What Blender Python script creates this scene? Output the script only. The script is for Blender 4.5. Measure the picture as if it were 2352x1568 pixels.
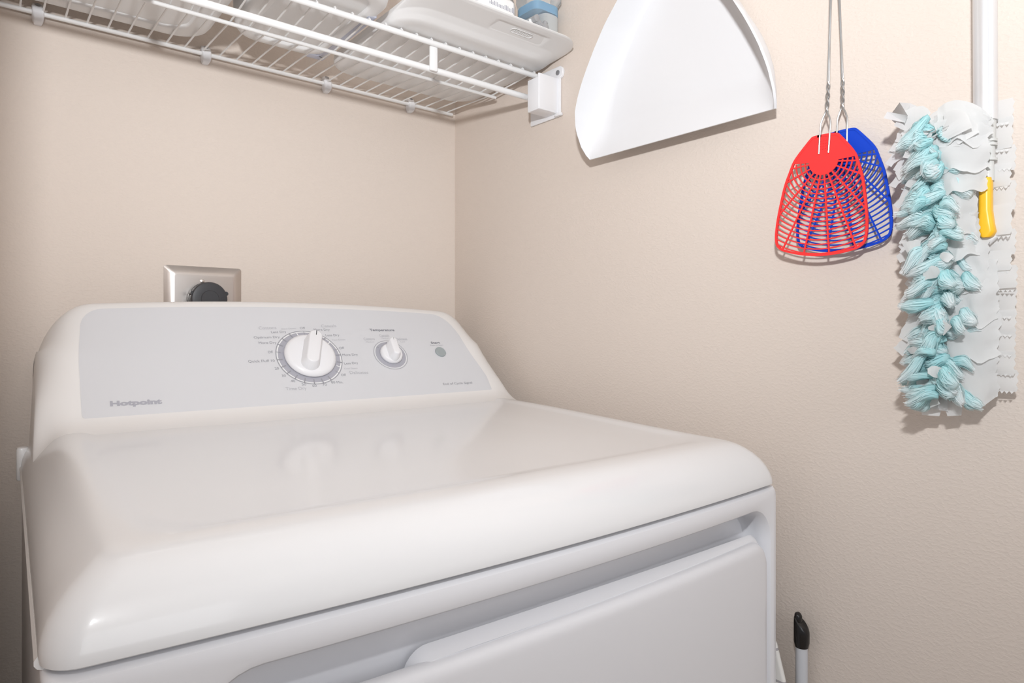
import bpy, bmesh, math, random
from math import sin, cos, pi, radians, sqrt, atan2, hypot
from mathutils import Vector, Matrix, noise

scene = bpy.context.scene
for _o in list(bpy.data.objects):
    bpy.data.objects.remove(_o, do_unlink=True)
COL = scene.collection
CZ = 1.033                      # eye height of the photograph (metres)

# ------------------------------------------------------------------ camera
cam_d = bpy.data.cameras.new('camera')
cam = bpy.data.objects.new('camera', cam_d)
COL.objects.link(cam)
cam.location = (0, 0, CZ)
cam.rotation_euler = (radians(90), 0, radians(-39.0))
cam_d.sensor_width = 36.0
cam_d.lens = 1500 / 2352 * 36
cam_d.shift_y = -32 / 2352
cam_d.clip_start = 0.02
scene.camera = cam

# ------------------------------------------------------------------ light
scene.view_settings.view_transform = 'Standard'
scene.view_settings.look = 'None'
scene.view_settings.gamma = 1.0
scene.view_settings.use_curve_mapping = False
scene.view_settings.exposure = 0.30

world = bpy.data.worlds.new('hall_daylight')
scene.world = world
world.use_nodes = True
_bg = world.node_tree.nodes['Background']
_bg.inputs[0].default_value = (0.93, 0.95, 1.0, 1)
_bg.inputs[1].default_value = 0.30


def area_light(name, loc, target, size, power, color=(1, 1, 1), shape='DISK', spread=180):
    d = bpy.data.lights.new(name, 'AREA')
    d.shape = shape
    d.size = size
    d.energy = power
    d.color = color
    d.spread = radians(spread)
    o = bpy.data.objects.new(name, d)
    COL.objects.link(o)
    o.location = loc
    o.rotation_euler = (Vector(target) - Vector(loc)).to_track_quat('-Z', 'Y').to_euler()
    return o


area_light('flash_lamp', (-0.085, -0.06, CZ + 0.30), (0.52, 0.56, CZ + 0.98), 0.055, 9.3, (0.95, 0.975, 1.0))
area_light('front_fill_light', (-0.35, -2.7, 2.05), (0.35, 0.5, 0.95), 1.7, 17.0, (0.94, 0.97, 1.0), 'SQUARE')  # added frontal fill to brighten the dryer front; no actual window here
area_light('overhead_fill_light', (0.20, -0.75, 2.40), (0.30, -0.2, 1.0), 1.7, 3.2, (1.0, 0.98, 0.96))  # added overhead fill, no lamp fitting; broad so its reflection stays soft


# ------------------------------------------------------------------ materials
def mat(name, color, rough=0.5, metal=0.0, coat=0.0, coat_rough=0.05, spec=0.5, trans=0.0, ior=1.45, alpha=1.0, sss=0.0):
    m = bpy.data.materials.new(name)
    m.use_nodes = True
    b = m.node_tree.nodes['Principled BSDF']
    b.inputs['Base Color'].default_value = (*color, 1)
    b.inputs['Roughness'].default_value = rough
    b.inputs['Metallic'].default_value = metal
    b.inputs['Coat Weight'].default_value = coat
    b.inputs['Coat Roughness'].default_value = coat_rough
    b.inputs['Specular IOR Level'].default_value = spec
    b.inputs['Transmission Weight'].default_value = trans
    b.inputs['IOR'].default_value = ior
    b.inputs['Alpha'].default_value = alpha
    if sss:
        b.inputs['Subsurface Weight'].default_value = sss
        b.inputs['Subsurface Radius'].default_value = (0.01, 0.01, 0.01)
    return m


def bump(m, scale, strength, dist=0.002, detail=3.0, stretch=(1, 1, 1), kind='noise', ramp=None):
    nt = m.node_tree
    b = nt.nodes['Principled BSDF']
    tc = nt.nodes.new('ShaderNodeTexCoord')
    mp = nt.nodes.new('ShaderNodeMapping')
    mp.inputs['Scale'].default_value = stretch
    nt.links.new(tc.outputs['Object'], mp.inputs['Vector'])
    tx = nt.nodes.new('ShaderNodeTexNoise')
    tx.inputs['Scale'].default_value = scale
    tx.inputs['Detail'].default_value = detail
    nt.links.new(mp.outputs['Vector'], tx.inputs['Vector'])
    out = tx.outputs['Fac']
    if ramp:
        r = nt.nodes.new('ShaderNodeValToRGB')
        r.color_ramp.elements[0].position = ramp[0]
        r.color_ramp.elements[1].position = ramp[1]
        nt.links.new(out, r.inputs['Fac'])
        out = r.outputs['Color']
    bp = nt.nodes.new('ShaderNodeBump')
    bp.inputs['Strength'].default_value = strength
    bp.inputs['Distance'].default_value = dist
    nt.links.new(out, bp.inputs['Height'])
    nt.links.new(bp.outputs['Normal'], b.inputs['Normal'])
    return m


def mottle(m, c1, c2, scale):
    nt = m.node_tree
    b = nt.nodes['Principled BSDF']
    tc = nt.nodes.new('ShaderNodeTexCoord')
    tx = nt.nodes.new('ShaderNodeTexNoise')
    tx.inputs['Scale'].default_value = scale
    nt.links.new(tc.outputs['Object'], tx.inputs['Vector'])
    r = nt.nodes.new('ShaderNodeValToRGB')
    r.color_ramp.elements[0].position = 0.35
    r.color_ramp.elements[1].position = 0.65
    r.color_ramp.elements[0].color = (*c1, 1)
    r.color_ramp.elements[1].color = (*c2, 1)
    nt.links.new(tx.outputs['Fac'], r.inputs['Fac'])
    nt.links.new(r.outputs['Color'], b.inputs['Base Color'])
    return m


M = {}
M['wall'] = bump(mat('beige_wall_paint', (0.745, 0.655, 0.585), 0.62, spec=0.3), 210, 0.22, 0.0008, 2.0, stretch=(1, 1, 1.6), ramp=(0.45, 0.62))
M['ceiling'] = mat('white_ceiling_paint', (0.85, 0.83, 0.80), 0.8)
M['floor'] = mottle(mat('floor_vinyl', (0.45, 0.37, 0.30), 0.5), (0.42, 0.34, 0.27), (0.50, 0.42, 0.34), 9)
M['enamel'] = mat('white_enamel', (0.80, 0.80, 0.81), 0.34, coat=0.6, coat_rough=0.10)
M['front'] = mat('white_painted_front', (0.80, 0.80, 0.83), 0.34, coat=0.25, coat_rough=0.15)
M['console'] = mat('white_console_plastic', (0.82, 0.805, 0.795), 0.36, coat=0.3, coat_rough=0.12)
M['panel'] = mat('pale_grey_panel_overlay', (0.675, 0.68, 0.705), 0.42, spec=0.4)
M['knob'] = mat('white_knob_plastic', (0.84, 0.84, 0.86), 0.35)
M['ring'] = mat('grey_dial_print', (0.42, 0.42, 0.47), 0.5)
M['dark_print'] = mat('dark_grey_print', (0.20, 0.20, 0.23), 0.5)
M['mid_print'] = mat('mid_grey_print', (0.33, 0.33, 0.36), 0.5)
M['light_print'] = mat('light_grey_print', (0.50, 0.50, 0.53), 0.5)
M['white_print'] = mat('white_print', (0.9, 0.9, 0.9), 0.5)
M['button'] = mat('grey_button_plastic', (0.36, 0.40, 0.41), 0.4)
M['wire'] = mat('white_coated_wire', (0.84, 0.835, 0.83), 0.35, spec=0.5)
M['bin'] = None
M['pan'] = mat('white_dustpan_plastic', (0.78, 0.78, 0.795), 0.38)
M['clip'] = mat('white_clip_plastic', (0.84, 0.84, 0.86), 0.38)
M['screw'] = mat('zinc_screw', (0.35, 0.36, 0.38), 0.4, metal=0.7)
M['nickel'] = bump(mat('brushed_nickel', (0.60, 0.555, 0.525), 0.30, metal=1.0), 40, 0.05, 0.0005, stretch=(1, 1, 18))
M['black'] = bump(mat('black_rubber', (0.045, 0.045, 0.05), 0.45), 300, 0.1, 0.0004)
M['cap'] = mat('glossy_black_cap', (0.012, 0.011, 0.011), 0.22)
M['red'] = mat('red_plastic', (0.90, 0.045, 0.045), 0.42, spec=0.3)
M['blue'] = mat('blue_plastic', (0.006, 0.06, 0.58), 0.42, spec=0.3)
M['steel'] = mat('steel_wire', (0.46, 0.455, 0.45), 0.3, metal=0.9)
M['alu'] = mat('white_aluminium_tube', (0.76, 0.76, 0.77), 0.3, metal=0.45)
M['grey_plastic'] = mat('pale_grey_plastic', (0.62, 0.62, 0.60), 0.4)
M['yellow'] = mat('yellow_plastic', (0.95, 0.52, 0.02), 0.35)
M['white_plastic'] = mat('white_plastic', (0.85, 0.85, 0.86), 0.35)
M['stick'] = mat('pale_grey_stick', (0.58, 0.59, 0.62), 0.4)
M['clear'] = mat('clear_plastic', (0.93, 0.96, 0.98), 0.12, trans=0.85, ior=1.25)
M['lavender'] = mat('bluish_translucent_plastic', (0.70, 0.73, 0.86), 0.25, trans=0.25, ior=1.3)
M['cap_blue'] = mat('sky_blue_plastic', (0.20, 0.52, 0.80), 0.35)
M['label'] = mat('white_label_paper', (0.86, 0.86, 0.86), 0.6)
M['powder'] = mat('white_contents', (0.82, 0.82, 0.80), 0.7)
M['dim_grey'] = mat('grey_clip_plastic', (0.36, 0.36, 0.37), 0.35)


def fibre_mat(name, col, fac=0.4, rough=0.8, spec=0.1):
    m = mat(name, col, rough, spec=spec)
    nt = m.node_tree
    b = nt.nodes['Principled BSDF']
    t = nt.nodes.new('ShaderNodeBsdfTranslucent')
    t.inputs['Color'].default_value = (*col, 1)
    mx = nt.nodes.new('ShaderNodeMixShader')
    mx.inputs['Fac'].default_value = fac
    out = nt.nodes['Material Output']
    nt.links.new(b.outputs[0], mx.inputs[1])
    nt.links.new(t.outputs[0], mx.inputs[2])
    nt.links.new(mx.outputs[0], out.inputs['Surface'])
    return m


M['fib_blue'] = fibre_mat('aqua_fibre', (0.50, 0.80, 0.83))
_nt = M['fib_blue'].node_tree
_at = _nt.nodes.new('ShaderNodeAttribute'); _at.attribute_name = 'tip'
_rp = _nt.nodes.new('ShaderNodeValToRGB')
_rp.color_ramp.elements[0].color = (0.54, 0.84, 0.86, 1); _rp.color_ramp.elements[1].color = (0.87, 0.91, 0.915, 1)
_nt.links.new(_at.outputs['Fac'], _rp.inputs['Fac'])
for _n in _nt.nodes:
    if _n.type == 'BSDF_PRINCIPLED': _nt.links.new(_rp.outputs['Color'], _n.inputs['Base Color'])
    if _n.type == 'BSDF_TRANSLUCENT': _nt.links.new(_rp.outputs['Color'], _n.inputs['Color'])
M['fib_white'] = fibre_mat('white_nonwoven_fibre', (0.84, 0.84, 0.835))


# cloth with a thin grey grid woven in
def cloth_mat():
    m = mat('white_check_cloth', (0.8, 0.78, 0.75), 0.9, spec=0.1)
    nt = m.node_tree
    b = nt.nodes['Principled BSDF']
    tc = nt.nodes.new('ShaderNodeTexCoord')
    sep = nt.nodes.new('ShaderNodeSeparateXYZ')
    nt.links.new(tc.outputs['Object'], sep.inputs[0])
    lines = []
    for ax, off in (('Y', 0.014), ('Z', 0.0)):
        ad = nt.nodes.new('ShaderNodeMath'); ad.operation = 'ADD'; ad.inputs[1].default_value = off + 5.0
        nt.links.new(sep.outputs[ax], ad.inputs[0])
        mo = nt.nodes.new('ShaderNodeMath'); mo.operation = 'MODULO'; mo.inputs[1].default_value = 0.036
        nt.links.new(ad.outputs[0], mo.inputs[0])
        lt = nt.nodes.new('ShaderNodeMath'); lt.operation = 'LESS_THAN'; lt.inputs[1].default_value = 0.0028
        nt.links.new(mo.outputs[0], lt.inputs[0])
        lines.append(lt)
    mxm = nt.nodes.new('ShaderNodeMath'); mxm.operation = 'MAXIMUM'
    nt.links.new(lines[0].outputs[0], mxm.inputs[0]); nt.links.new(lines[1].outputs[0], mxm.inputs[1])
    mix = nt.nodes.new('ShaderNodeMix'); mix.data_type = 'RGBA'
    mix.inputs[6].default_value = (0.8, 0.78, 0.75, 1); mix.inputs[7].default_value = (0.42, 0.40, 0.41, 1)
    nt.links.new(mxm.outputs[0], mix.inputs[0])
    nt.links.new(mix.outputs[2], b.inputs['Base Color'])
    return m


M['cloth'] = cloth_mat()
M['bin'] = fibre_mat('white_bin_plastic', (0.88, 0.875, 0.87), 0.06, 0.40, 0.5)


# ------------------------------------------------------------------ mesh helpers
class G:
    """collects geometry for ONE mesh object"""
    def __init__(s):
        s.v = []; s.f = []; s.mi = []

    def add(s, verts, faces, mi=0):
        o = len(s.v)
        s.v += [tuple(p) for p in verts]
        s.f += [tuple(i + o for i in f) for f in faces]
        s.mi += [mi] * len(faces)

    def loft(s, loops, cap0=True, cap1=True, closed=True, mi=0):
        n = len(loops[0]); vs = [p for l in loops for p in l]; fs = []
        for i in range(len(loops) - 1):
            for j in range(n if closed else n - 1):
                k = (j + 1) % n
                fs.append((i * n + j, i * n + k, (i + 1) * n + k, (i + 1) * n + j))
        if cap0: fs.append(tuple(range(n - 1, -1, -1)))
        if cap1: fs.append(tuple((len(loops) - 1) * n + j for j in range(n)))
        s.add(vs, fs, mi)

    def box(s, x0, x1, y0, y1, z0, z1, b=0.0, mi=0):
        if b <= 0:
            s.loft([[(x0, y0, z), (x1, y0, z), (x1, y1, z), (x0, y1, z)] for z in (z0, z1)], mi=mi)
        else:
            L = []
            for z, i in ((z0, b), (z0 + b * .3, b * .3), (z0 + b, 0), (z1 - b, 0), (z1 - b * .3, b * .3), (z1, b)):
                L.append([(p[0], p[1], z) for p in rr(x0 + i, x1 - i, y0 + i, y1 - i, b, 1, 3)])
            s.loft(L, mi=mi)

    def tube(s, pts, r, n=10, cap=True, mi=0):
        pts = [Vector(p) for p in pts]
        t0 = (pts[1] - pts[0]).normalized()
        a = Vector((0, 0, 1)) if abs(t0.z) < 0.9 else Vector((1, 0, 0))
        u = (a - t0 * a.dot(t0)).normalized()
        L = []
        for i, p in enumerate(pts):
            if i == 0: t = pts[1] - pts[0]
            elif i == len(pts) - 1: t = pts[-1] - pts[-2]
            else: t = (pts[i + 1] - pts[i]).normalized() + (pts[i] - pts[i - 1]).normalized()
            t.normalize()
            u = (u - t * u.dot(t)).normalized()
            w = t.cross(u)
            rad = r[i] if isinstance(r, (list, tuple)) else r
            L.append([p + (u * cos(2 * pi * k / n) + w * sin(2 * pi * k / n)) * rad for k in range(n)])
        s.loft(L, cap, cap, mi=mi)

    def lathe(s, prof, origin, ex, ey, ez, n=48, mi=0):
        """prof: (radius, height along ez)"""
        o = Vector(origin); L = []
        for r, h in prof:
            L.append([o + ex * (r * cos(2 * pi * k / n)) + ey * (r * sin(2 * pi * k / n)) + ez * h for k in range(n)])
        s.loft(L, True, True, mi=mi)

    def strip(s, pts, up, w, t, mi=0):
        """flat bar of width w and thickness t (along up) following pts"""
        pts = [Vector(p) for p in pts]; up = Vector(up); L = []
        for i, p in enumerate(pts):
            d = (pts[min(i + 1, len(pts) - 1)] - pts[max(i - 1, 0)]).normalized()
            sd = d.cross(up).normalized() * (w / 2); q = up * (t / 2)
            L.append([p + sd + q, p - sd + q, p - sd - q, p + sd - q])
        s.loft(L, mi=mi)

    def make(s, name, mats, parent=None, smooth=True, angle=35):
        me = bpy.data.meshes.new(name)
        me.from_pydata(s.v, [], s.f)
        if not isinstance(mats, (list, tuple)): mats = [mats]
        for m in mats: me.materials.append(m)
        if len(mats) > 1: me.polygons.foreach_set('material_index', s.mi)
        bm = bmesh.new(); bm.from_mesh(me)
        bmesh.ops.recalc_face_normals(bm, faces=bm.faces)
        bm.to_mesh(me); bm.free()
        if smooth:
            me.polygons.foreach_set('use_smooth', [True] * len(me.polygons))
            me.set_sharp_from_angle(angle=radians(angle))
        me.update()
        o = bpy.data.objects.new(name, me)
        COL.objects.link(o)
        if parent: o.parent = parent
        return o


def rr(x0, x1, y0, y1, r, k=1, m=5):
    """rounded rectangle, counter-clockwise, constant number of points"""
    r = max(1e-5, min(r, (x1 - x0) / 2 - 1e-5, (y1 - y0) / 2 - 1e-5))
    cs = [((x1 - r, y0 + r), -90), ((x1 - r, y1 - r), 0), ((x0 + r, y1 - r), 90), ((x0 + r, y0 + r), 180)]
    out = []
    for i, ((cx, cy), a0) in enumerate(cs):
        arc = [(cx + r * cos(radians(a0 + 90 * j / m)), cy + r * sin(radians(a0 + 90 * j / m))) for j in range(m + 1)]
        out += arc
        (nx, ny), na = cs[(i + 1) % 4]
        q = (nx + r * cos(radians(na)), ny + r * sin(radians(na)))
        for j in range(1, k):
            t = j / k
            out.append((arc[-1][0] * (1 - t) + q[0] * t, arc[-1][1] * (1 - t) + q[1] * t))
    return out


def thing(name, label, cat, loc=(0, 0, 0), rz=0.0, group=None):
    o = bpy.data.objects.new(name, None)
    o.empty_display_size = 0.05
    COL.objects.link(o)
    o.location = loc
    o.rotation_euler = (0, 0, rz)
    tag(o, label, cat, group)
    return o


def tag(o, label, cat, group=None):
    o['label'] = label; o['category'] = cat
    if group: o['group'] = group
    return o


def struct(g, name, m):
    o = g.make(name, m, smooth=False); o['kind'] = 'structure'
    return o


def clamp(v, a=0.0, b=1.0): return max(a, min(b, v))


def smoothstep(a, b, v):
    t = clamp((v - a) / (b - a)); return t * t * (3 - 2 * t)


def interp(tab, v):
    if v <= tab[0][0]: return tab[0][1:]
    for a, b in zip(tab, tab[1:]):
        if v <= b[0]:
            t = (v - a[0]) / (b[0] - a[0])
            return tuple(p + (q - p) * t for p, q in zip(a[1:], b[1:]))
    return tab[-1][1:]


# ------------------------------------------------------------------ setting
WX, WY = 0.767, 1.137           # right wall and back wall
g = G(); g.box(-1.5, 1.0, WY, WY + 0.1, 0, 2.44); struct(g, 'wall_back', M['wall'])
g = G(); g.box(WX, WX + 0.1, -2.2, WY, 0, 2.44); struct(g, 'wall_right', M['wall'])
g = G(); g.box(-0.15, -0.045, 0.35, WY, 0, 2.44); struct(g, 'wall_left', M['wall'])  # unseen; front end set to block the flash and shade the back wall's left edge
g = G(); g.box(-1.5, 1.0, -2.2, WY + 0.1, -0.05, 0); struct(g, 'floor', M['floor'])
g = G(); g.box(-1.5, 1.0, -2.2, WY + 0.1, 2.44, 2.5); struct(g, 'ceiling', M['ceiling'])
g = G(); g.box(WX - 0.012, WX, -2.2, WY - 0.012, 0, 0.085, 0.003); struct(g, 'baseboard_right', M['ceiling'])
g = G(); g.box(-0.045, WX, WY - 0.012, WY, 0, 0.085, 0.003); struct(g, 'baseboard_back', M['ceiling'])

# ------------------------------------------------------------------ dryer
DA = radians(-1.4)
D0 = Vector((0.358, 0.74, 0))                     # dryer centre in its own frame, measured from the viewer
dryer = thing('clothes_dryer', 'white clothes dryer with sloped grey control console against beige wall', 'dryer',
              (D0.x * cos(DA) - D0.y * sin(DA), D0.x * sin(DA) + D0.y * cos(DA), 0), DA)


def dl(p):  # dryer frame (viewer relative, z relative to the eye) -> local to the dryer's base
    return Vector((p[0] - D0.x, p[1] - D0.y, p[2] + CZ))


XL, XR = 0.0130, 0.7090
XM = (XL + XR) / 2


def bow(p):
    x, y, z = p
    w = 1 - smoothstep(0.42, 0.62, y)
    return (x, y - 0.0145 * w * (1 - ((x - XM) / (XR - XM)) ** 2) + 0.0005, z)


def dmake(gg, name, m, parent=dryer, bowed=True, **kw):
    gg.v = [tuple(dl(bow(p) if bowed else p)) for p in gg.v]
    return gg.make(name, m, parent, **kw)


K, MM = 26, 8
ZS = -0.1815                                       # seam height below eye
ZB = 0.01 - CZ
# cabinet: shell with a recessed front
g = G()
L = []


def loopxz(x0, x1, z0, z1, r, y, k=K, m=MM):
    return [(p[0], y, p[1]) for p in rr(x0, x1, z0, z1, r, k, m)]


L.append(loopxz(XL + .002, XR - .002, ZB, ZS - .004, .004, 1.055))
L.append(loopxz(XL, XR, ZB, ZS - .0015, .004, 1.05))
L.append(loopxz(XL, XR, ZB, ZS - .0015, .004, 0.60))
L.append(loopxz(XL, XR, ZB, ZS - .0015, .004, 0.47))
L.append(loopxz(XL, XR, ZB, ZS - .0015, .004, 0.425))
L.append(loopxz(XL + .001, XR - .001, ZB + .001, ZS - .0025, .005, 0.4175))
L.append(loopxz(XL + .004, XR - .004, ZB + .004, ZS - .0055, .006, 0.4135))
L.append(loopxz(XL + .009, XR - .009, ZB + .009, ZS - .010, .008, 0.4125))
hx0, hx1, hz0, hz1 = .083, .6935, -0.80, -.204
L.append(loopxz(hx0 - .004, hx1 + .004, hz0 - .004, hz1 + .004, .042, 0.4125))
L.append(loopxz(hx0, hx1, hz0, hz1, .040, 0.4140))
L.append(loopxz(hx0 + .003, hx1 - .003, hz0 + .003, hz1 - .003, .038, 0.4185))
L.append(loopxz(hx0 + .005, hx1 - .005, hz0 + .005, hz1 - .005, .036, 0.430))
L.append(loopxz(hx0 + .007, hx1 - .007, hz0 + .007, hz1 - .007, .034, 0.439))
L.append(loopxz(hx0 + .011, hx1 - .011, hz0 + .011, hz1 - .011, .032, 0.4440))
L.append(loopxz(hx0 + .018, hx1 - .018, hz0 + .018, hz1 - .018, .028, 0.4450))
L.append(loopxz(hx0 + .022, hx1 - .022, -.5101, -.5099, .00005, 0.4450))
g.loft(L)
dmake(g, 'cabinet', M['front'])

# door: front skin with rolled edge, thick ledge behind its right part, pocket handle at the left
door_g = G()
dx0, dx1, dz0, dz1 = .094, .6865, -0.78, -.2410
L = []
for y, i, r in ((.428, .004, .022), (.4265, .001, .026), (.4235, 0.0, .028), (.4185, .0004, .028), (.4150, .0020, .027), (.4128, .0048, .025), (.4118, .0085, .022), (.4116, .012, .02), (.4116, .03, .02)):
    L.append(loopxz(dx0 + i, dx1 - i, dz0 + i, dz1 - i, r, y))
L.append(loopxz(dx0 + .032, dx1 - .032, -.5101, -.5099, .00005, .4116))
door_g.loft(L)
dr = dmake(door_g, 'door', M['front'])
g = G()
L = []
for y, i, zt in ((.4370, .002, -.2362), (.4362, .0004, -.2352), (.4330, 0, -.2358), (.4270, 0, -.2380), (.4215, 0, -.2405)):
    L.append([(p[0], p[1] - (.011 * clamp((p[0] - .30) / .37) ** 2 if y > .424 else 0) * (y - .4215) / .0155, p[2]) for p in loopxz(.226 + i, .683 - i, -.76, zt, .020, y)])
g.loft(L)
_o = dmake(g, 'door_ledge', M['front'], parent=dr)

# lid
lid_specs = [  # z, side inset, front inset, corner radius, tilt weight
    (-.1800, .006, .008, .014, 0), (-.1808, .0012, .002, .017, 0), (-.1795, -.0005, .0, .019, 0), (-.1765, -.0010, .0, .020, 0), (-.1725, -.0008, .0010, .020, 0), (-.1670, .0004, .0028, .020, .05),
    (-.1600, .0030, .0062, .020, .12), (-.1525, .0080, .0112, .019, .25), (-.1460, .0142, .0172, .018, .4), (-.1405, .0210, .0240, .017, .6),
    (-.1364, .0270, .0310, .017, .8), (-.1342, .0325, .0375, .018, .9), (-.1331, .0385, .0440, .021, 1), (-.1327, .046, .053, .026, 1), (-.1327, .052, .060, .032, 1), (-.1335, .057, .065, .04, 1),
    (-.1346, .062, .070, .046, 1), (-.1351, .068, .077, .05, 1), (-.1351, .12, .14, .04, 1), (-.1351, .16, .18, .03, 1)]
g = G(); L = []
for z, s, f_, r, w in lid_specs:
    lp = []
    for x, y in rr(XL + s, XR - s, .4125 + f_, 1.055 - s * .3, r, K, MM):
        zz = z + .0125 * w * smoothstep(.40, .90, y)
        lp.append((x, y, zz))
    L.append(lp)
L.append([(x, y, -.1351 + .0125 * smoothstep(.40, .90, y)) for x, y in rr(XL + .22, XR - .22, .8200, .8202, .00005, K, MM)])
g.loft(L)
lid = dmake(g, 'top_panel', M['enamel'])
# bright lower flange along the left side, with its little end tab at the back
g = G()
g.tube([(XL + .0012, y, -.1800 + .002 * (y - .45)) for y in (.432, .47, .6, .8, 1.0, 1.045)], .0040, 10)
g.box(XL - .006, XL + .0075, 1.035, 1.047, -.195, -.152, .003)
dmake(g, 'side_trim', M['console'])

# console body
TH = radians(51); CT, ST = cos(TH), sin(TH)
PY, PZ = .917, -.110                               # lower edge of the sloping panel
RE = .045
CX0, CX1 = .0185, .7035
SMAX = .186


def top_z(x):
    d = min(x - CX0, CX1 - x)
    z = .0400 - .0085 * ((x - .345) / .27) ** 2 if d > .075 else None
    if z is None:
        xe = CX0 + .075 if x < .35 else CX1 - .075
        z = .0400 - .0085 * ((xe - .345) / .27) ** 2
        z -= .098 * (1 - sqrt(max(0, 1 - ((.075 - d) / .075) ** 2)))
    return z


def lid_z(x):               # height of the top panel under the console, by distance from its side edge
    d = min(x - XL, XR - x)
    zs = [(sp[1], sp[0] + .0125 * sp[4] * smoothstep(.40, .90, .87)) for sp in lid_specs[2:13]]
    if d <= zs[0][0]: return zs[0][1]
    for a, b in zip(zs, zs[1:]):
        if d <= b[0]: return a[1] + (b[1] - a[1]) * (d - a[0]) / max(1e-6, b[0] - a[0])
    return zs[-1][1]


def console_pt(x, y, z, wgt):
    d = min(x - CX0, CX1 - x)
    if z < -.085 and y < 1.05:
        z += (lid_z(x) - lid_z(.3)) * clamp((-.085 - z) / .036) * (1.0 if x < .35 else .25)
    e = 1 - sqrt(max(0, 1 - clamp(1 - d / RE) ** 2))
    y2 = y + e * RE * ST * wgt
    z2 = z - e * RE * CT * wgt
    zt_now = .0395 - e * RE * CT
    zref = -.03
    if z2 > zref:
        t = (z2 - zref) / (zt_now - zref)
        z2 = zref + t * (top_z(x) - zref) if top_z(x) > zref else zref + t * (top_z(x) - zref)
    tp = .0085 * clamp((z2 + .19) / .16) * clamp(1 - d / .06)
    return (x + (tp if x < .35 else -tp * .3), y2, z2)


prof = [(.8675, -.1500, 0), (.868, -.1262, 0), (.874, -.1240, 0), (.882, -.1228, 0), (.892, -.1207, 0), (.902, -.1172, .03), (.910, -.1136, .06)]
for i in range(0, 15):
    s_ = .004 + (SMAX - .006) * i / 14
    prof.append((PY + s_ * CT, PZ + s_ * ST, clamp(.08 + s_ * 9, 0, 1)))
prof += [(1.0385, .0372, 1), (1.0435, .0395, 1), (1.051, .0392, 1), (1.058, .0355, .9), (1.061, .028, .8), (1.062, 0, .5), (1.062, -.06, .2), (1.062, -.13, 0), (1.062, -.20, 0)]
xs = []
for i in range(17): xs.append(CX0 + .0905 * (1 - cos(pi / 2 * i / 16)))
n_mid = 24
for i in range(1, n_mid): xs.append(CX0 + .0905 + (CX1 - CX0 - .181) * i / n_mid)
for i in range(16, -1, -1): xs.append(CX1 - .0905 * (1 - cos(pi / 2 * i / 16)))
g = G()
g.loft([[console_pt(x, y, z, w) for y, z, w in prof] for x in xs], True, True, closed=False)
cons = dmake(g, 'console', M['console'], bowed=False, angle=50)


def pan(x, s, off=0.0):     # point on the sloping panel, off = height above it
    p = console_pt(x, PY + s * CT, PZ + s * ST, 1)
    return Vector((p[0], p[1] - off * ST, p[2] + off * CT))


# grey overlay
g = G(); cols = []
px0, px1 = .0672, .6695
nc = 60
for i in range(nc + 1):
    t = i / nc
    # cluster columns at both ends
    tt = .5 - .5 * cos(pi * t)
    lo, hi = 0.0005, .1815
    r_ = .03
    dxx = min(tt * (px1 - px0), (1 - tt) * (px1 - px0))
    if dxx < r_: hi -= r_ * (1 - sqrt(max(0, 1 - (1 - dxx / r_) ** 2)))
    r2 = .009
    if dxx < r2: lo += r2 * (1 - sqrt(max(0, 1 - (1 - dxx / r2) ** 2)))
    col_ = []
    for j in range(25):
        s_ = lo + (hi - lo) * j / 24
        x0s = px0 + .006 * smoothstep(.08, .18, s_)
        x1s = px1 - .022 * smoothstep(0.0, .12, s_) - .012 * smoothstep(.12, .18, s_)
        col_.append(pan(x0s + tt * (x1s - x0s), s_, .00035))
    cols.append(col_)
g.loft(cols, False, False, closed=False)
panel = dmake(g, 'control_panel', M['panel'], bowed=False, angle=60)

EX = Vector((1, 0, 0)); EY = Vector((0, CT, ST)); EN = Vector((0, -ST, CT))


def disc_ring(gg, c, r0, r1, off, n=72, mi=0, a0=0, a1=360):
    """flat ring printed on the panel; c=(x,s)"""
    A, B = [], []
    for k in range(n + 1):
        a = radians(a0 + (a1 - a0) * k / n)
        A.append(pan(c[0] + r0 * sin(a), c[1] + r0 * cos(a), off)); B.append(pan(c[0] + r1 * sin(a), c[1] + r1 * cos(a), off))
    gg.loft([A, B], False, False, closed=False, mi=mi)


def tick(gg, c, ang, r0, r1, w, off, mi=0):
    a = radians(ang); d = Vector((sin(a), cos(a))); q = Vector((cos(a), -sin(a))) * (w / 2)
    P = [Vector(c) + d * r0 - q, Vector(c) + d * r0 + q, Vector(c) + d * r1 + q, Vector(c) + d * r1 - q]
    gg.add([pan(p.x, p.y, off) for p in P], [(0, 1, 2, 3)], mi)


# timer dial print
TC = (.3604, .0839); KC = (.4957, .0838)
g = G()
disc_ring(g, TC, .030, .0472, .0006, mi=0)
disc_ring(g, TC, .0493, .0504, .0006, mi=1)
disc_ring(g, TC, .0472, .0484, .0007, mi=2)
for a in (-25.8, -44.1, -59.8, -94.4, -110.5, -125.7, -141.3, -157.8, -174.9, 169.1, 152.8, 105.0, 87.5, 42.6, 21.0):
    tick(g, TC, a, .0415, .0495, .0018, .0009, 1)
for a in (2.2, -77.5, 74.1, 130.3):
    tick(g, TC, a, .0430, .0493, .0009, .0009, 1)
for a in (-12.2, 54.8, 115.9):
    tick(g, TC, a, .0415, .0480, .0013, .0009, 2)
dmake(g, 'timer_dial_ring', [M['ring'], M['mid_print'], M['white_print']], panel, bowed=False, smooth=False)
g = G()
disc_ring(g, KC, .012, .0265, .0006, mi=0)
disc_ring(g, KC, .0288, .0295, .0006, mi=1)
disc_ring(g, KC, .0265, .0272, .0007, mi=2)
for a in (-50, 0, 50): tick(g, KC, a, .0225, .0265, .0012, .0009, 1)
dmake(g, 'temperature_dial_ring', [M['ring'], M['mid_print'], M['white_print']], panel, bowed=False, smooth=False)


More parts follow.
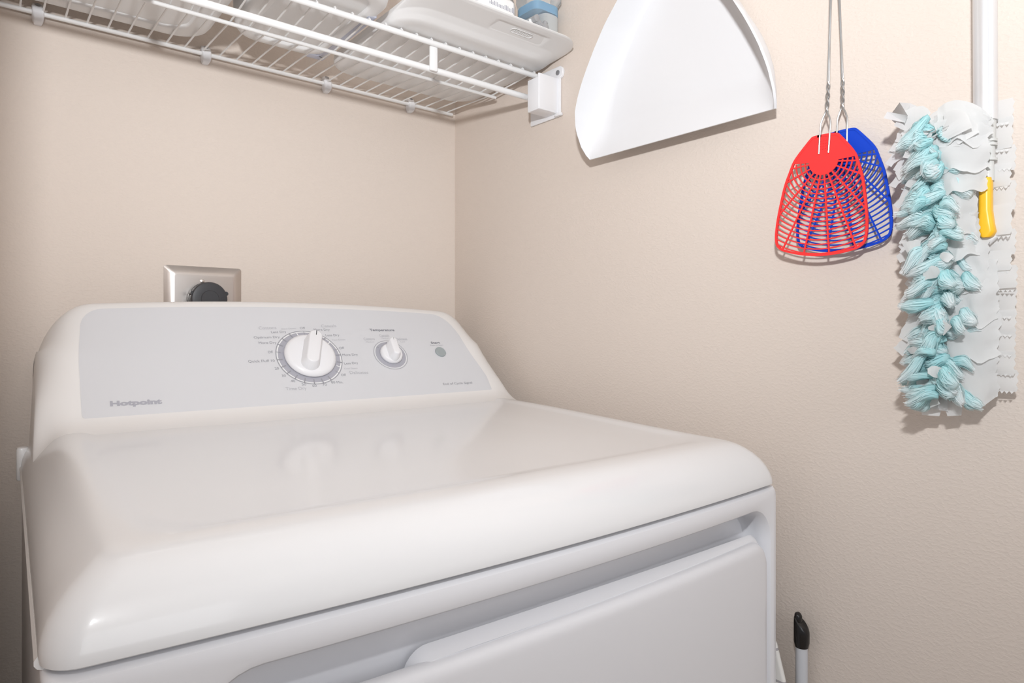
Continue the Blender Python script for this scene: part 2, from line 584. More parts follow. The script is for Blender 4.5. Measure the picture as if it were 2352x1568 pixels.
def knob(name, c, r, h_base, half_up, half_dn, w_top, w_bot, h_top, ang, mark_w, label):
    gg = G(); o = pan(c[0], c[1], 0)
    gg.lathe([(r * .97, .0012), (r, .003), (r, h_base * .45), (r * .965, h_base * .72), (r * .90, h_base * .93), (r * .84, h_base), (r * .4, h_base * 1.02), (.001, h_base * 1.02)], o, EX, EY, EN, 64)
    a = radians(ang)
    gx = EX * cos(a) - EY * sin(a); gy = EX * sin(a) + EY * cos(a)
    L = []
    for t in (0, .25, .5, .75, .92, .98, 1.0):
        h = h_base * .9 + (h_top - h_base * .9) * t
        k = smoothstep(0, 1.15, t)
        w = w_bot + (w_top - w_bot) * k
        up = half_up
        dn = half_dn + (w_bot - w_top) * .55 * (1 - k)
        sh = 0 if t < .95 else (.0006 if t < .99 else .0018)
        lp = rr(-w / 2 + sh, w / 2 - sh, -dn + sh, up - sh, min(w / 2 - sh, w * .5), 2, 8)
        L.append([o + gx * p[0] + gy * p[1] + EN * h for p in lp])
    gg.loft(L)
    kn = dmake(gg, name, M['knob'], bowed=False, angle=50)
    kn['label'] = label
    gg = G()
    q = [(-mark_w / 2, half_up * .70), (mark_w / 2, half_up * .70), (mark_w / 2, half_up - .0012), (-mark_w / 2, half_up - .0012)]
    gg.add([o + gx * p[0] + gy * p[1] + EN * (h_top + .0003) for p in q], [(0, 1, 2, 3)])
    dmake(gg, 'pointer_mark', M['cap'] if r > .03 else M['mid_print'], kn, bowed=False, smooth=False)
    return kn


knob('timer_knob', TC, .0388, .0105, .0335, .0275, .0178, .0275, .0265, 19, .0010, 'large white timer knob with raised grip')
knob('temperature_knob', KC, .0190, .0090, .0190, .0140, .0110, .0178, .0240, 2, .0006, 'small white temperature knob')
g = G(); o = pan(.5912, .0862, 0)
g.lathe([(.0098, .0003), (.0100, .001), (.0098, .0025), (.0092, .0032), (.0086, .0028), (.003, .0027), (.001, .0027)], o, EX, EY, EN, 40)
dmake(g, 'start_button', M['button'], bowed=False, angle=25)['label'] = 'grey round start button'

# printed lettering
TXT = [('Cottons', .2956, .1375, .3217, .1382, 2), ('Less Dry', .3124, .1300, .3350, .1306, 1), ('Cool Down', .3289, .1369, .3513, .1379, 3),
       ('Off', .3578, .1377, .3660, .1379, 1), ('Casuals', .3927, .1415, .4178, .1423, 2), ('More Dry', .3793, .1347, .4050, .1346, 1),
       ('Less Dry', .3954, .1234, .4182, .1237, 1), ('Cool Down', .4033, .1145, .4255, .1152, 3), ('Off', .4108, .0973, .4195, .0978, 1),
       ('More Dry', .4128, .0840, .4382, .0839, 1), ('Less Dry', .4113, .0675, .4341, .0677, 1), ('Cool Down', .4088, .0584, .4305, .0583, 3),
       ('Delicates', .4156, .0493, .4457, .0481, 2), ('Off', .4005, .0461, .4085, .0462, 1), ('80 Min.', .3818, .0337, .4003, .0329, 1),
       ('70', .3674, .0304, .3741, .0303, 1), ('60', .3519, .0295, .3584, .0293, 1), ('50', .3369, .0328, .3434, .0328, 1),
       ('40', .3226, .0397, .3289, .0395, 1), ('30', .3116, .0495, .3175, .0496, 1), ('20', .3043, .0628, .3102, .0629, 1),
       ('Quick Fluff 10', .2697, .0770, .3071, .0770, 1), ('Off', .3002, .0927, .3077, .0930, 1), ('More Dry', .2905, .1102, .3161, .1102, 1),
       ('Optimum Dry', .2853, .1202, .3232, .1207, 1), ('Time Dry', .3126, .0261, .3424, .0253, 2),
       ('Temperature', .4739, .1345, .5193, .1348, 0), ('Cottons', .4576, .1147, .4770, .1151, 2), ('Medium', .4600, .1100, .4745, .1100, 4),
       ('Casuals', .4875, .1219, .5055, .1222, 2), ('Medium', .4890, .1178, .5040, .1178, 4), ('Delicates', .5160, .1140, .5367, .1144, 2), ('Low', .5225, .1095, .5310, .1095, 4),
       ('Start', .5801, .1052, .5983, .1058, 0), ('Push to Start', .5765, .1002, .6029, .1001, 3), ('End of Cycle Signal', .5712, .0183, .6289, .0180, 1)]


def text_mesh(s, bold=0.0):
    c = bpy.data.curves.new('lettering', 'FONT')
    c.body = s; c.size = 1.0; c.offset = bold; c.resolution_u = 3
    ob = bpy.data.objects.new('lettering', c)
    COL.objects.link(ob)
    bpy.context.view_layer.update()
    me = bpy.data.meshes.new_from_object(ob.evaluated_get(bpy.context.evaluated_depsgraph_get()))
    bpy.data.objects.remove(ob, do_unlink=True)
    bpy.data.curves.remove(c)
    vs = [v.co.copy() for v in me.vertices]; fs = [tuple(p.vertices) for p in me.polygons]
    bpy.data.meshes.remove(me)
    return vs, fs


def put_text(gg, s, x0, s0, x1, s1, fn, cap, bold=0.0, mi=0):
    vs, fs = text_mesh(s, bold)
    a = min(v.x for v in vs); b = max(v.x for v in vs)
    k = (x1 - x0) / (b - a)
    kv = cap / 0.70
    sl = (s1 - s0) / (x1 - x0)
    gg.add([fn(x0 + (v.x - a) * k, s0 + (v.x - a) * k * sl + v.y * kv) for v in vs], fs, mi)


CAP = {0: .0047, 1: .0043, 2: .0055, 3: .0027, 4: .0022}
LET = {}
for s, x0, s0, x1, s1, kd in TXT:
    grp = 'signal_lettering' if s.startswith('End') else 'start_lettering' if 'Start' in s else 'temperature_lettering' if x0 > .4570 else 'timer_lettering'
    put_text(LET.setdefault(grp, G()), s, x0, s0, x1, s1, lambda x, t: pan(x, t, .0007), CAP[kd], .018 if kd == 0 else 0.0, {0: 0, 1: 1, 2: 2, 3: 2, 4: 2}[kd])
for grp, gg in LET.items():
    dmake(gg, grp, [M['dark_print'], M['mid_print'], M['light_print']], panel, bowed=False, smooth=False)
g = G()
put_text(g, 'Hotpoint', .0975, .0183, .1540, .0174, lambda x, t: pan(x, t, .0007), .0068, .05)
dmake(g, 'brand_lettering', M['ring'], panel, bowed=False, smooth=False)

# ------------------------------------------------------------------ outlet plate and plug
outlet = thing('outlet_plate', 'brushed nickel outlet cover plate on back wall above dryer', 'outlet', (.2775, WY, CZ + .040))
g = G(); L = []
for y, i, r in ((-.0003, 0, .004), (-.0015, 0, .004), (-.0035, .004, .004), (-.0056, .0085, .004), (-.0068, .012, .004), (-.0070, .015, .004)):
    L.append([(p[0], y, p[1]) for p in rr(-.0582 + i, .0582 - i, -.0582 + i, .0582 - i, r, 2, 4)])
g.loft(L)
g.make('cover_plate', M['nickel'], outlet, angle=60)
g = G(); g.lathe([(.0275, -.008), (.027, .0), (.024, .0022)], (0, -.0066, -.002), Vector((1, 0, 0)), Vector((0, 0, 1)), Vector((0, -1, 0)), 40)
g.make('receptacle', M['black'], outlet)
g = G(); g.lathe([(.0036, 0), (.0034, .0012), (.002, .0018)], (-.0035, -.0068, .0345), Vector((1, 0, 0)), Vector((0, 0, 1)), Vector((0, -1, 0)), 16)
g.make('plate_screw', M['nickel'], outlet)

plug = thing('power_plug', 'round black dryer power plug in nickel outlet plate', 'plug', (.2775, WY - .0105, CZ + .0450))
g = G()
g.lathe([(.0262, 0), (.027, .003), (.027, .010), (.0255, .0115), (.0255, .0135), (.0268, .0145), (.0268, .026), (.0255, .0285), (.022, .0295), (.0135, .0297), (.0125, .0305), (.004, .0305)],
        (0, 0, 0), Vector((1, 0, 0)), Vector((0, 0, 1)), Vector((0, -1, 0)), 48)
for a in (215, 325, 160, 20):
    x, z = .0262 * cos(radians(a)), .0262 * sin(radians(a))
    g.tube([(x, -.0145, z), (x, -.027, z)], .0035, 10)
g.make('plug_body', M['black'], plug)
g = G()
g.tube([(0, -.022, -.015), (0, -.022, -.035), (0, -.022, -.07), (0, -.02, -.14), (0.01, -.02, -.3), (.03, -.02, -.5)], .008, 12)
g.make('cord', M['black'], plug)

# ------------------------------------------------------------------ wire shelf
HD = .4385                                           # deck height above the eye
shelf = thing('wire_shelf', 'white wire shelf with hanging rod on back wall above dryer', 'shelf', (.36, WY, CZ + HD))


def sl(p): return Vector((p[0] - .36, p[1] - WY, p[2] - HD))


def smk(gg, name, m, parent=shelf, **kw):
    gg.v = [tuple(sl(p)) for p in gg.v]
    return gg.make(name, m, parent, **kw)


SX0 = -.040
g = G(); g.tube([(SX0, 1.127, HD + .001), (.7535, 1.127, HD + .001)], .0033, 12); smk(g, 'back_rail', M['wire'])
g = G(); g.tube([(SX0, .972, .4312), (.7475, .972, .4312)], .0029, 12); smk(g, 'middle_rail', M['wire'])
g = G(); g.tube([(SX0, .857, .4370), (.758, .857, .4370)], .0044, 14); smk(g, 'front_rail', M['wire'])
g = G(); g.tube([(SX0, .867, .4005), (.759, .867, .4005)], .0050, 16); smk(g, 'hanging_rod', M['wire'])
# deck wires lie across the rails and hook over the front one
g = G()
k = -17
while True:
    x = .4035 + .026 * k
    k += 1
    if x < SX0 + .004: continue
    if x > .757: break
    r = .00135
    g.tube([(x, 1.1295, HD + .0030), (x, 1.124, HD + .0042), (x, 1.06, .4402), (x, .972, .4355), (x, .90, .4395), (x, .862, .4424), (x, .8545, .4423), (x, .8522, .4395)], r, 8)
smk(g, 'deck_wires', M['wire'])
g = G()
for x in (.541,):
    g.box(x - .0068, x + .0068, .8585, .8640, .3960, .4400, .002)
smk(g, 'rod_hanger', M['wire'])
g = G(); g.box(.140 - .0068, .140 + .0068, .8585, .8640, .3960, .4400, .002); smk(g, 'rod_hanger', M['wire'])
# wall clips
for x in (.0596, .2789, .4829, .656):
    g = G(); L = []
    for z, w, y0, y1 in ((.4535, .0062, 1.130, 1.1368), (.4500, .0072, 1.126, 1.1368), (.4420, .0072, 1.121, 1.1368), (.4340, .0070, 1.1198, 1.1368), (.4290, .0062, 1.121, 1.1368), (.4255, .0045, 1.125, 1.1368)):
        L.append([(p[0], p[1], z) for p in rr(x - w, x + w, y0, y1, .003, 1, 4)])
    g.loft(L)
    c = smk(g, 'wall_clip', M['clip'], angle=50)
    g = G()
    g.lathe([(.0040, .0), (.0040, .0012), (.0028, .0016)], (x, 1.1276, .4500), Vector((1, 0, 0)), Vector((0, .5, .866)), Vector((0, -.866, .5)), 16)
    smk(g, 'clip_screw', M['screw'], c)
# end bracket on the right wall
g = G()
g.box(.7205, .7655, .8185, .8222, .3680, .4262, .0018)
g.box(.7205, .7655, .8185, .8480, .3655, .3690, .0016)
g.box(.7205, .7235, .8200, .8480, .3680, .4200, .0012)
g.box(.7630, .7666, .8120, .8900, .3600, .4460, .0016)
g.box(.7590, .7666, .8080, .8240, .3600, .3660, .002)
br = smk(g, 'end_bracket', M['clip'])
g = G()
L = []
for x, i in ((.7665, 0), (.7630, 0), (.7622, .0008)):
    L.append([(x, p[0], p[1]) for p in rr(.8050 + i, .8330 - i, .4240 + i, .4450 - i, .0094, 1, 6)])
g.loft(L); smk(g, 'bracket_tab', M['clip'], br)
g = G(); g.lathe([(.0042, 0), (.0042, .0014), (.003, .0018)], (.7622, .8165, .4345), Vector((0, 1, 0)), Vector((0, 0, 1)), Vector((-1, 0, 0)), 16)
smk(g, 'bracket_screw', M['screw'], br)

# ------------------------------------------------------------------ bins on the shelf
ZD = CZ + .4440                                      # top of the deck wires


def tub(name, x0, x1, y0, y1, h, r, flare, label, cat, group=None, wall=.0025, m='bin', foot=None, rim=.006, parent_label=None):
    t = thing(name, label, cat, ((x0 + x1) / 2, (y0 + y1) / 2, ZD), 0, group)
    cx, cy = (x0 + x1) / 2, (y0 + y1) / 2
    a0, a1, b0, b1 = x0 - cx, x1 - cx, y0 - cy, y1 - cy
    gg = G(); L = []

    def lp(i, z, rad): return [(p[0], p[1], z) for p in rr(a0 + i, a1 - i, b0 + i, b1 - i, rad, 6, 8)]
    if foot:
        L += [lp(foot + .02, .007, r * .5), lp(foot, .0065, r * .6), lp(foot - .002, .001, r * .6), lp(foot - .004, 0, r * .6)]
        L += [lp(.012, 0, r * .75)]
    else:
        L += [lp(.05, 0.001, r * .4), lp(.014, 0, r * .75)]
    L += [lp(.006, .0015, r * .85), lp(.002, .006, r * .95), lp(0, .013, r), lp(-flare * .5, h * .5, r), lp(-flare, h - .006, r)]
    L += [lp(-flare - rim, h - .006, r + rim), lp(-flare - rim - .001, h - .003, r + rim), lp(-flare - rim, h, r + rim), lp(-flare + wall, h, r)]
    L += [lp(-flare * .5 + wall, h * .5, r), lp(wall, .013, r), lp(.006 + wall, .005, r * .8), lp(.05, .004, r * .4)]
    gg.loft(L)
    gg.make('tub_body', M[m], t, angle=50)
    return t, (a0, a1, b0, b1)


t1, _ = tub('storage_bin', -.010, .268, .835, 1.106, .130, .055, .004, 'white plastic storage bin leftmost on the wire shelf', 'bin', 'white bins on the wire shelf', foot=.034)
t2, e2 = tub('storage_bin', .286, .443, .785, 1.046, .120, .050, .003, 'white plastic storage bin in the middle of the wire shelf', 'bin', 'white bins on the wire shelf', foot=.026)
# bluish side rail of the middle bin
g = G()
g.box(.061, .0755, -.065, .118, -.0002, .006, .002)
g.box(.045, .0755, .112, .130, -.0002, .008, .002)
g.make('side_rail', M['lavender'], t2)['label'] = 'bluish translucent side rail'

# shallow white tray with flared front, logo embossed in its grip
TX, TY = .607, .93
tray = thing('storage_tray', 'wide white plastic tray with flared lip on the right end of wire shelf', 'tray', (TX, TY, ZD))
tl = [  # x0, x1, y0, y1, z, radius
    (.50, .70, .88, 1.02, .0005, .02), (.470, .734, .830, 1.066, 0, .04), (.4640, .742, .8190, 1.073, .0003, .043), (.4605, .7500, .8155, 1.077, .0022, .045), (.4585, .7565, .8080, 1.079, .006, .046),
    (.4580, .7600, .7960, 1.080, .0105, .047), (.4585, .7620, .7820, 1.081, .0150, .048), (.4590, .7630, .7690, 1.082, .0188, .049), (.4595, .7635, .7580, 1.083, .0215, .05),
    (.4600, .7640, .7530, 1.084, .0240, .05), (.4600, .7642, .7515, 1.084, .0270, .05), (.4610, .7640, .7520, 1.083, .0295, .05), (.4635, .7625, .7550, 1.081, .0300, .048),
    (.4660, .7605, .7640, 1.078, .0270, .046), (.4680, .7590, .7900, 1.075, .0140, .044), (.475, .754, .8150, 1.068, .0075, .04), (.50, .73, .86, 1.04, .0070, .03)]
def low(z): return z if z < .0105 else .0105 + (z - .0105) * .47


tl = [(*p[:4], low(p[4]), p[5]) for p in tl]


def dent(x, y, z):          # the pressed grip in the sloping front
    m = smoothstep(.592, .604, x) * (1 - smoothstep(.690, .703, x)) * smoothstep(.7655, .7715, y) * (1 - smoothstep(.7865, .7950, y))
    return m if z < .0168 else 0


tl2 = []
for i, p in enumerate(tl[:-1]):
    n_ = 7 if 3 <= i <= 8 else 1
    for j in range(n_): tl2.append(tuple(u_ + (v_ - u_) * j / n_ for u_, v_ in zip(p, tl[i + 1])))
tl2.append(tl[-1])
g = G(); L = []
for i, (x0, x1, y0, y1, z, r) in enumerate(tl2):
    lp = []
    for x, y in rr(x0, x1, y0, y1, r, 72, 10):
        d = dent(x, y, z) * .0025 if i < 50 else 0
        lp.append((x - TX, y + d * .35 - TY, z + d * .9))
    L.append(lp)
g.loft(L)
g.make('tray_body', M['bin'], tray, angle=60)
FY = [(.7515, .0240), (.7580, .0215), (.7690, .0188), (.7820, .0150), (.7960, .0105), (.8080, .0060), (.8160, .0028)]


def tray_face(x, y, off):
    z = low(interp(FY, y)[0])
    return Vector((x - TX, y + .0025 * .35 - TY - off * .35, z + .0025 * .9 - off * .9))


g = G()
ov = [tray_face(p[0], p[1], .0018) for p in rr(.630, .672, .7745, .7850, .09, 4, 10)]
ov.append(ov[0]); ov.append(ov[1])
g.tube(ov, .0005, 6)
for i in range(9):
    x = .636 + i * .0036
    g.tube([tray_face(x, .7772, .0017), tray_face(x + .0010, .7823, .0017)], .0005, 5)
for x in (.636, .645, .654, .663): g.tube([tray_face(x, .7792, .0017), tray_face(x + .004, .7806, .0017)], .0005, 5)
g.make('embossed_emblem', M['bin'], tray)

# things standing in the tray
ZT = ZD + .0055
EXv, EYv, EZv = Vector((1, 0, 0)), Vector((0, 1, 0)), Vector((0, 0, 1))
box = thing('clear_canister', 'clear plastic canister with blue band and white contents in the tray beside right wall', 'canister', (.7285, .829, ZT + .010))


def rrl(x0, x1, y0, y1, r, z): return [(p[0], p[1], z) for p in rr(x0, x1, y0, y1, r, 2, 7)]


g = G(); g.loft([rrl(-.022, .016, -.012, .022, .012, 0), rrl(-.026, .0245, -.022, .028, .014, .005)] + [rrl(-.028, .0285, -.026, .03, .014, z) for z in (.014, .080)] + [rrl(-.031, .034, -.030, .032, .016, z) for z in (.087, .135)] + [rrl(-.029, .030, -.027, .03, .014, .138)])
g.make('canister_body', M['clear'], box, angle=40)
g = G(); g.loft([rrl(-.008, .0145, -.0110, .021, .010, .001), rrl(-.008, .0270, -.0245, .027, .012, .015), rrl(-.008, .0270, -.0245, .027, .012, .062)]); g.make('contents', M['powder'], box)
g = G(); g.loft([rrl(-.0265, .0270, -.0248, .027, .013, z) for z in (.064, .078)]); g.make('blue_band', M['cap_blue'], box)

clipo = thing('bag_clip', 'grey plastic clip leaning against the clear canister in the tray', 'clip', (.7045, .7975, ZT + .0440))
g = G()
g.tube([(-.010, 0, .012), (-.006, 0, .004), (0, 0, 0), (.007, 0, -.002), (.012, 0, .006)], .0045, 10)
g.lathe([(.0065, -.004), (.0065, .004), (.004, .005)], (.010, 0, -.004), EXv, EZv, -EYv, 20)
g.lathe([(.0055, -.004), (.0055, .004), (.003, .005)], (-.010, 0, .006), EXv, EZv, -EYv, 20)
g.make('clip_body', M['dim_grey'], clipo)
g = G(); g.box(-.018, .014, .0045, .008, -.018, .006, .001); g.make('clip_tail', M['label'], clipo)

pack = thing('refill_pack', 'white labelled pack with rows of grey printed marks standing in the tray', 'pack', (.632, .838, ZT + .002))
g = G(); g.loft([rrl(-.036, .036, -.024, .024, .008, z) for z in (0, .002, .070)] + [rrl(-.033, .033, -.021, .021, .008, .074)])
g.make('pack_body', M['label'], pack)
g = G()
random.seed(4)
for i in range(17):
    x = -.018 + i * .0030
    h = random.choice((.004, .006, .0065))
    g.box(x, x + .0013, -.0246, -.0240, .0545 - i * .0001, .0545 + h)
g.make('printed_marks', M['ring'], pack)
jar = thing('clear_bottle', 'clear translucent bottle standing behind the labelled white pack in the tray', 'bottle', (.680, .876, ZT + .002))
g = G(); g.lathe([(.027, 0), (.029, .004), (.029, .09), (.026, .10), (.020, .105), (.020, .13), (.018, .132)], (0, 0, 0), EXv, EYv, EZv, 40)
g.make('bottle_body', M['clear'], jar)
bag = thing('white_pouch', 'white crumpled pouch standing in the left of the tray behind the labelled pack', 'pouch', (.575, .880, ZT + .002))
g = G(); L = []
for i in range(9):
    z = .105 * i / 8
    L.append([(p[0] * (1 + .15 * sin(6 * z / .1 + p[0] * 90)), p[1] * (1 - .55 * i / 8) + .003 * sin(p[0] * 260 + i), z) for p in rr(-.030, .030, -.025, .025, .02, 4, 6)])
g.loft(L); g.make('pouch_body', M['lavender'], bag)

# ------------------------------------------------------------------ dustpan on the right wall
pan_t = thing('dustpan', 'white plastic dustpan hanging on the right wall beside the shelf', 'dustpan', (WX, .562, CZ + .262))


# h, floor half width, rim half width, floor x, rim x
PT = [(.2615, .1520, .1525, .7350, .7345), (.268, .1500, .1555, .7374, .7290), (.280, .1470, .1580, .7412, .7210), (.300, .1455, .1580, .7480, .7110), (.310, .1450, .1565, .7512, .7070),
      (.330, .1430, .1515, .7515, .7010), (.350, .1390, .1430, .7520, .6990), (.370, .1320, .1330, .7520, .6985), (.390, .1240, .1215, .7520, .6985), (.410, .1150, .1095, .7520, .6990),
      (.440, .0960, .0890, .7520, .7000), (.466, .0760, .0670, .7520, .7020), (.490, .0560, .0460, .7520, .7060), (.512, .0380, .0300, .7520, .7120), (.530, .0260, .0200, .7520, .7200)]
g = G(); L = []
hs = [.2615 + (.530 - .2615) * i / 44 for i in range(45)]
for h in hs:
    fh, rh, fx, rx = interp(PT, h)
    inner, outer = [], []
    dep = fx - rx
    for sgn in (1, -1):
        seg = []
        for j in range(7):           # rim -> floor
            t = j / 6
            a = t * pi / 2
            yy = rh + (max(fh - .022, fh * .4) - rh) * (1 - cos(a))
            xx = rx + dep * sin(a)
            seg.append((xx, yy, t))
        # soften the inner corner
        seg2 = []
        for xx, yy, t in seg:
            seg2.append((xx - .0, yy, t))
        seg2.append((fx, max(fh - .026, fh * .3), 1))
        if sgn == 1: inner += [(x, y) for x, y, _ in seg2]
        else: inner += [(x, -y) for x, y, _ in reversed(seg2)]
    w = .0022
    ring = [(x, y, h) for x, y in inner]
    back = []
    for x, y in reversed(inner):
        sg = 1 if y > 0 else -1
        k = clamp((abs(y) - (fh - .004)) / .004)
        back.append((x + w * (1 - .0 * k), y + sg * w * k, h))
    L.append([(x - WX, y, z - .262) for x, y, z in ring + back])
g.loft(L)
g.make('pan_body', M['pan'], pan_t, angle=40)
g = G(); L = []
for z, w, d in ((.268 - .0, .024, .010), (.29, .019, .009), (.36, .017, .009), (.40, .019, .009), (.425, .016, .008), (.432, .010, .006)):
    L.append([(p[1] - .022, p[0], z) for p in rr(-w, w, -d, d, .006, 2, 5)])
g.loft(L); g.make('handle', M['pan'], pan_t)

# ------------------------------------------------------------------ fly swatters
def in_poly(p, poly):
    x, y = p; c = False; n = len(poly)
    for i in range(n):
        x1, y1 = poly[i]; x2, y2 = poly[(i + 1) % n]
        if (y1 > y) != (y2 > y) and x < (x2 - x1) * (y - y1) / (y2 - y1) + x1: c = not c
    return c


def chaikin(poly, it=2):
    for _ in range(it):
        q = []
        for i in range(len(poly)):
            a, b = Vector(poly[i]), Vector(poly[(i + 1) % len(poly)])
            q += [tuple(a * .8 + b * .2), tuple(a * .2 + b * .8)]
        poly = q
    return poly


# outline measured from the hub, +u towards the back wall, +v up
HALF = [(.0, .0305), (.0125, .0300), (.0155, .0285), (.034, .0065), (.0385, -.006), (.0440, -.022), (.0480, -.044), (.0510, -.065), (.0518, -.081), (.0500, -.0915), (.0430, -.0975), (.0220, -.1025), (.0, -.1045)]
OUT = chaikin([(u, v) for u, v in HALF] + [(-u, v) for u, v in reversed(HALF[1:-1])], 2)


def swatter(name, label, mat_, X, y0, h0, top_y, tilt):
    t = thing(name, label, 'fly swatter', (X, y0, CZ + h0))
    ct, st = cos(tilt), sin(tilt)
    P = lambda u, v, dx=0.0: Vector((dx, u * ct - v * st, u * st + v * ct))
    up = Vector((1, 0, 0))
    gg = G(); th = .0013
    ring = [P(u, v) for u, v in OUT]
    gg.strip(ring + [ring[0], ring[1]], up, .0026, .0022)
    # solid head plate and half-round hub
    top = [p for p in OUT if p[1] > .0012]
    top_r = sorted([p for p in top], key=lambda p: -p[0])
    hub = [(-.0165 * cos(radians(a)), .0012 - .0165 * sin(radians(a)) * .92) for a in range(0, 181, 10)]
    # order outline points of the plate around: from right (u>0) over the top to left
    pl = sorted(top, key=lambda p: atan2(p[1] - .001, p[0]))
    poly = pl + hub
    n = len(poly)
    gg.add([P(u, v, -th / 2) for u, v in poly] + [P(u, v, th / 2) for u, v in poly],
           [tuple(range(n)), tuple(range(2 * n - 1, n - 1, -1))] + [(i, (i + 1) % n, n + (i + 1) % n, n + i) for i in range(n)])
    # arcs
    R = .0212; bar = .00135
    while R < .118:
        seg = []
        for i in range(241):
            a = radians(-188 + 196 * i / 240) if False else radians(175 + 190 * i / 240)
            u, v = R * cos(a), R * sin(a) * .97 + .0012
            ok = in_poly((u, v), OUT) and v < .002
            if ok: seg.append((u, v))
            if (not ok or i == 240) and seg:
                if len(seg) > 2: gg.strip([P(*q) for q in seg], up, bar, th)
                seg = []
        R += .00535
    # spokes
    for a in (-6, -25, -49, -66.5, -81, -97, -113, -131, -156, -174):
        aa = radians(a); r0 = .0150; seg = []
        for i in range(200):
            r = r0 + i * .0006
            q = (r * cos(aa), r * sin(aa) + .0012)
            if not in_poly(q, OUT): break
            seg.append(q)
        if len(seg) > 3: gg.strip([P(*seg[0]), P(*seg[-1])], up, .00165, th * 1.15)
    # embossed dots between the wires
    for i in range(4):
        for j in range(4):
            gg.lathe([(.0008, -.0008), (.0006, -.0013)], P(-.0042 + i * .0028, .0155 + j * .0030, 0), P(1, 0) , P(0, 1), Vector((1, 0, 0)), 6)
    gg.make('paddle', mat_, t, angle=40)
    # wire handle: two strands let into the head, twisted together, then running up to the hook
    gg = G()
    for s in (1, -1):
        pts = [P(s * .0054, .0100, -.0010), P(s * .0056, .0285, -.0010), P(s * .0054, .0440, -.0005)]
        top0 = P(0, .0440, 0)
        for q in ((.0036, .0500), (.0014, .0550)): pts.append(P(s * q[0], q[1], -.0003))
        for i in range(25):
            a = pi * 3.5 * i / 24
            pts.append(P(s * .00135 * cos(a), .0560 + .0340 * i / 24, s * .00135 * sin(a)))
        yend = top_y - y0
        sgn = s * cos(pi * 3.5)
        pts += [Vector((0.0, pts[-1].y * .82 + .18 * yend + s * .0002, .14)), Vector((0, yend + s * .0014, .36)), Vector((0, yend + s * .0014, .42)), Vector((0, yend, .432))]
        gg.tube(pts, .00105, 8)
    gg.make('wire_handle', M['steel'], t)
    return t


swatter('fly_swatter', 'red fly swatter hanging in front of the blue one on right wall', M['red'], .7370, .3515, .1862, .3385, radians(3.6))
swatter('fly_swatter', 'blue fly swatter hanging behind the red one on right wall', M['blue'], .7510, .3370, .1905, .3475, radians(.2))
g = G(); g.tube([(WX, .341, CZ + .612), (.729, .341, CZ + .612), (.7265, .341, CZ + .620)], .0018, 10)
tag(g.make('wall_hook', M['steel']), 'small steel wall hook holding both fly swatters', 'hook')

# ------------------------------------------------------------------ extendable duster on the right wall
random.seed(11)
DX = .738
dus = thing('extension_duster', 'fluffy aqua and white duster on a silver pole hanging on right wall', 'duster', (DX, .2, CZ))


def dmk(gg, name, m, **kw):
    gg.v = [(p[0] - DX, p[1] - .2, p[2]) for p in gg.v]
    return gg.make(name, m, dus, **kw)


g = G(); g.tube([(DX, .1985, .195), (DX, .1990, .32), (DX, .2000, .80)], .0098, 24); dmk(g, 'pole', M['alu'])
g = G()
g.tube([(DX - .001, .1965, .138), (DX - .001, .1967, .158), (DX, .1970, .1585), (DX, .1972, .172), (DX, .1974, .1722), (DX, .1980, .197)], [.0052, .0052, .0064, .0066, .0074, .0080], 18)
for z in (.158, .172, .176): g.tube([(DX, .1972, z - .0012), (DX, .1972, z + .0012)], .0080, 18)
dmk(g, 'collar', M['grey_plastic'])
g = G(); L = []
for z, yc, w in ((.1405, .1968, .0042), (.136, .1970, .0050), (.110, .1972, .0052), (.098, .1965, .0060), (.090, .1958, .0066), (.086, .1960, .0050), (.0845, .1962, .003)):
    L.append([(DX - .004 + p[0], yc + p[1], z) for p in rr(-.006, .006, -w, w, .004, 1, 5)])
g.loft(L); dmk(g, 'connector', M['yellow'])
g = G()
g.tube([(DX + .004, .1945, .098), (DX + .004, .1935, .088), (DX + .003, .1975, .0835), (DX + .002, .2040, .0850)], .0055, 14)
g.tube([(DX + .004, .2040, .085), (DX + .004, .222, .05), (DX + .004, .224, -.05)], .004, 10)
g.tube([(DX + .004, .2040, .085), (DX + .004, .222, .12), (DX + .004, .224, .19)], .004, 10)
dmk(g, 'fork', M['white_plastic'])


def spine(z):    # y of the head's centre line
    return .2275 + .006 * sin((z - .05) * 9) + (.006 if z < 0 else 0)


def flap(gg, y0, y1, z0, z1, x, teeth_end='right', bend=.004, ang=0.0, mi=0):
    """thin rectangular nonwoven strip whose end is cut in a zigzag"""
    n = 8; ny = 6; V = []; F = []
    for i in range(n + 1):
        t = i / n
        for j in range(ny + 1):
            q = j / ny
            z = z0 + (z1 - z0) * q
            y = y0 + (y1 - y0) * t
            if i == n: y += (.0012 if j % 2 else -.0004) * (1 if y1 > y0 else -1)
            dz = (y - y0) * math.tan(ang)
            V.append((x - bend * sin(t * pi * .8) + .0012 * sin(q * 5 + t * 4), y, z + dz))
    for i in range(n):
        for j in range(ny):
            a = i * (ny + 1) + j
            F.append((a, a + 1, a + ny + 2, a + ny + 1))
    gg.add(V, F, mi)


# flat pinked flaps on the right-hand (near) side and lower layers
g = G()
zz = .215
i = 0
while zz > -.040:
    hgt = random.uniform(.019, .030)
    wob = random.uniform(-.002, .002)
    drift = .0035 * (0.2 - zz) / .28
    end = .1795 + wob - drift
    flap(g, .228, end, zz - hgt, zz, random.uniform(.742, .752), bend=random.uniform(.001, .006), ang=random.uniform(-.05, .03))
    # zigzag lower edges: rows of little teeth
    k = 0; y = end + .001
    while y < .222:
        xx = random.uniform(.741, .743)
        g.add([(xx, y, zz - hgt + .0005), (xx, y + .0036, zz - hgt + .0005), (xx - .0006, y + .0018, zz - hgt - .0022)], [(0, 1, 2)])
        y += .0036
    zz -= hgt * .80
    i += 1
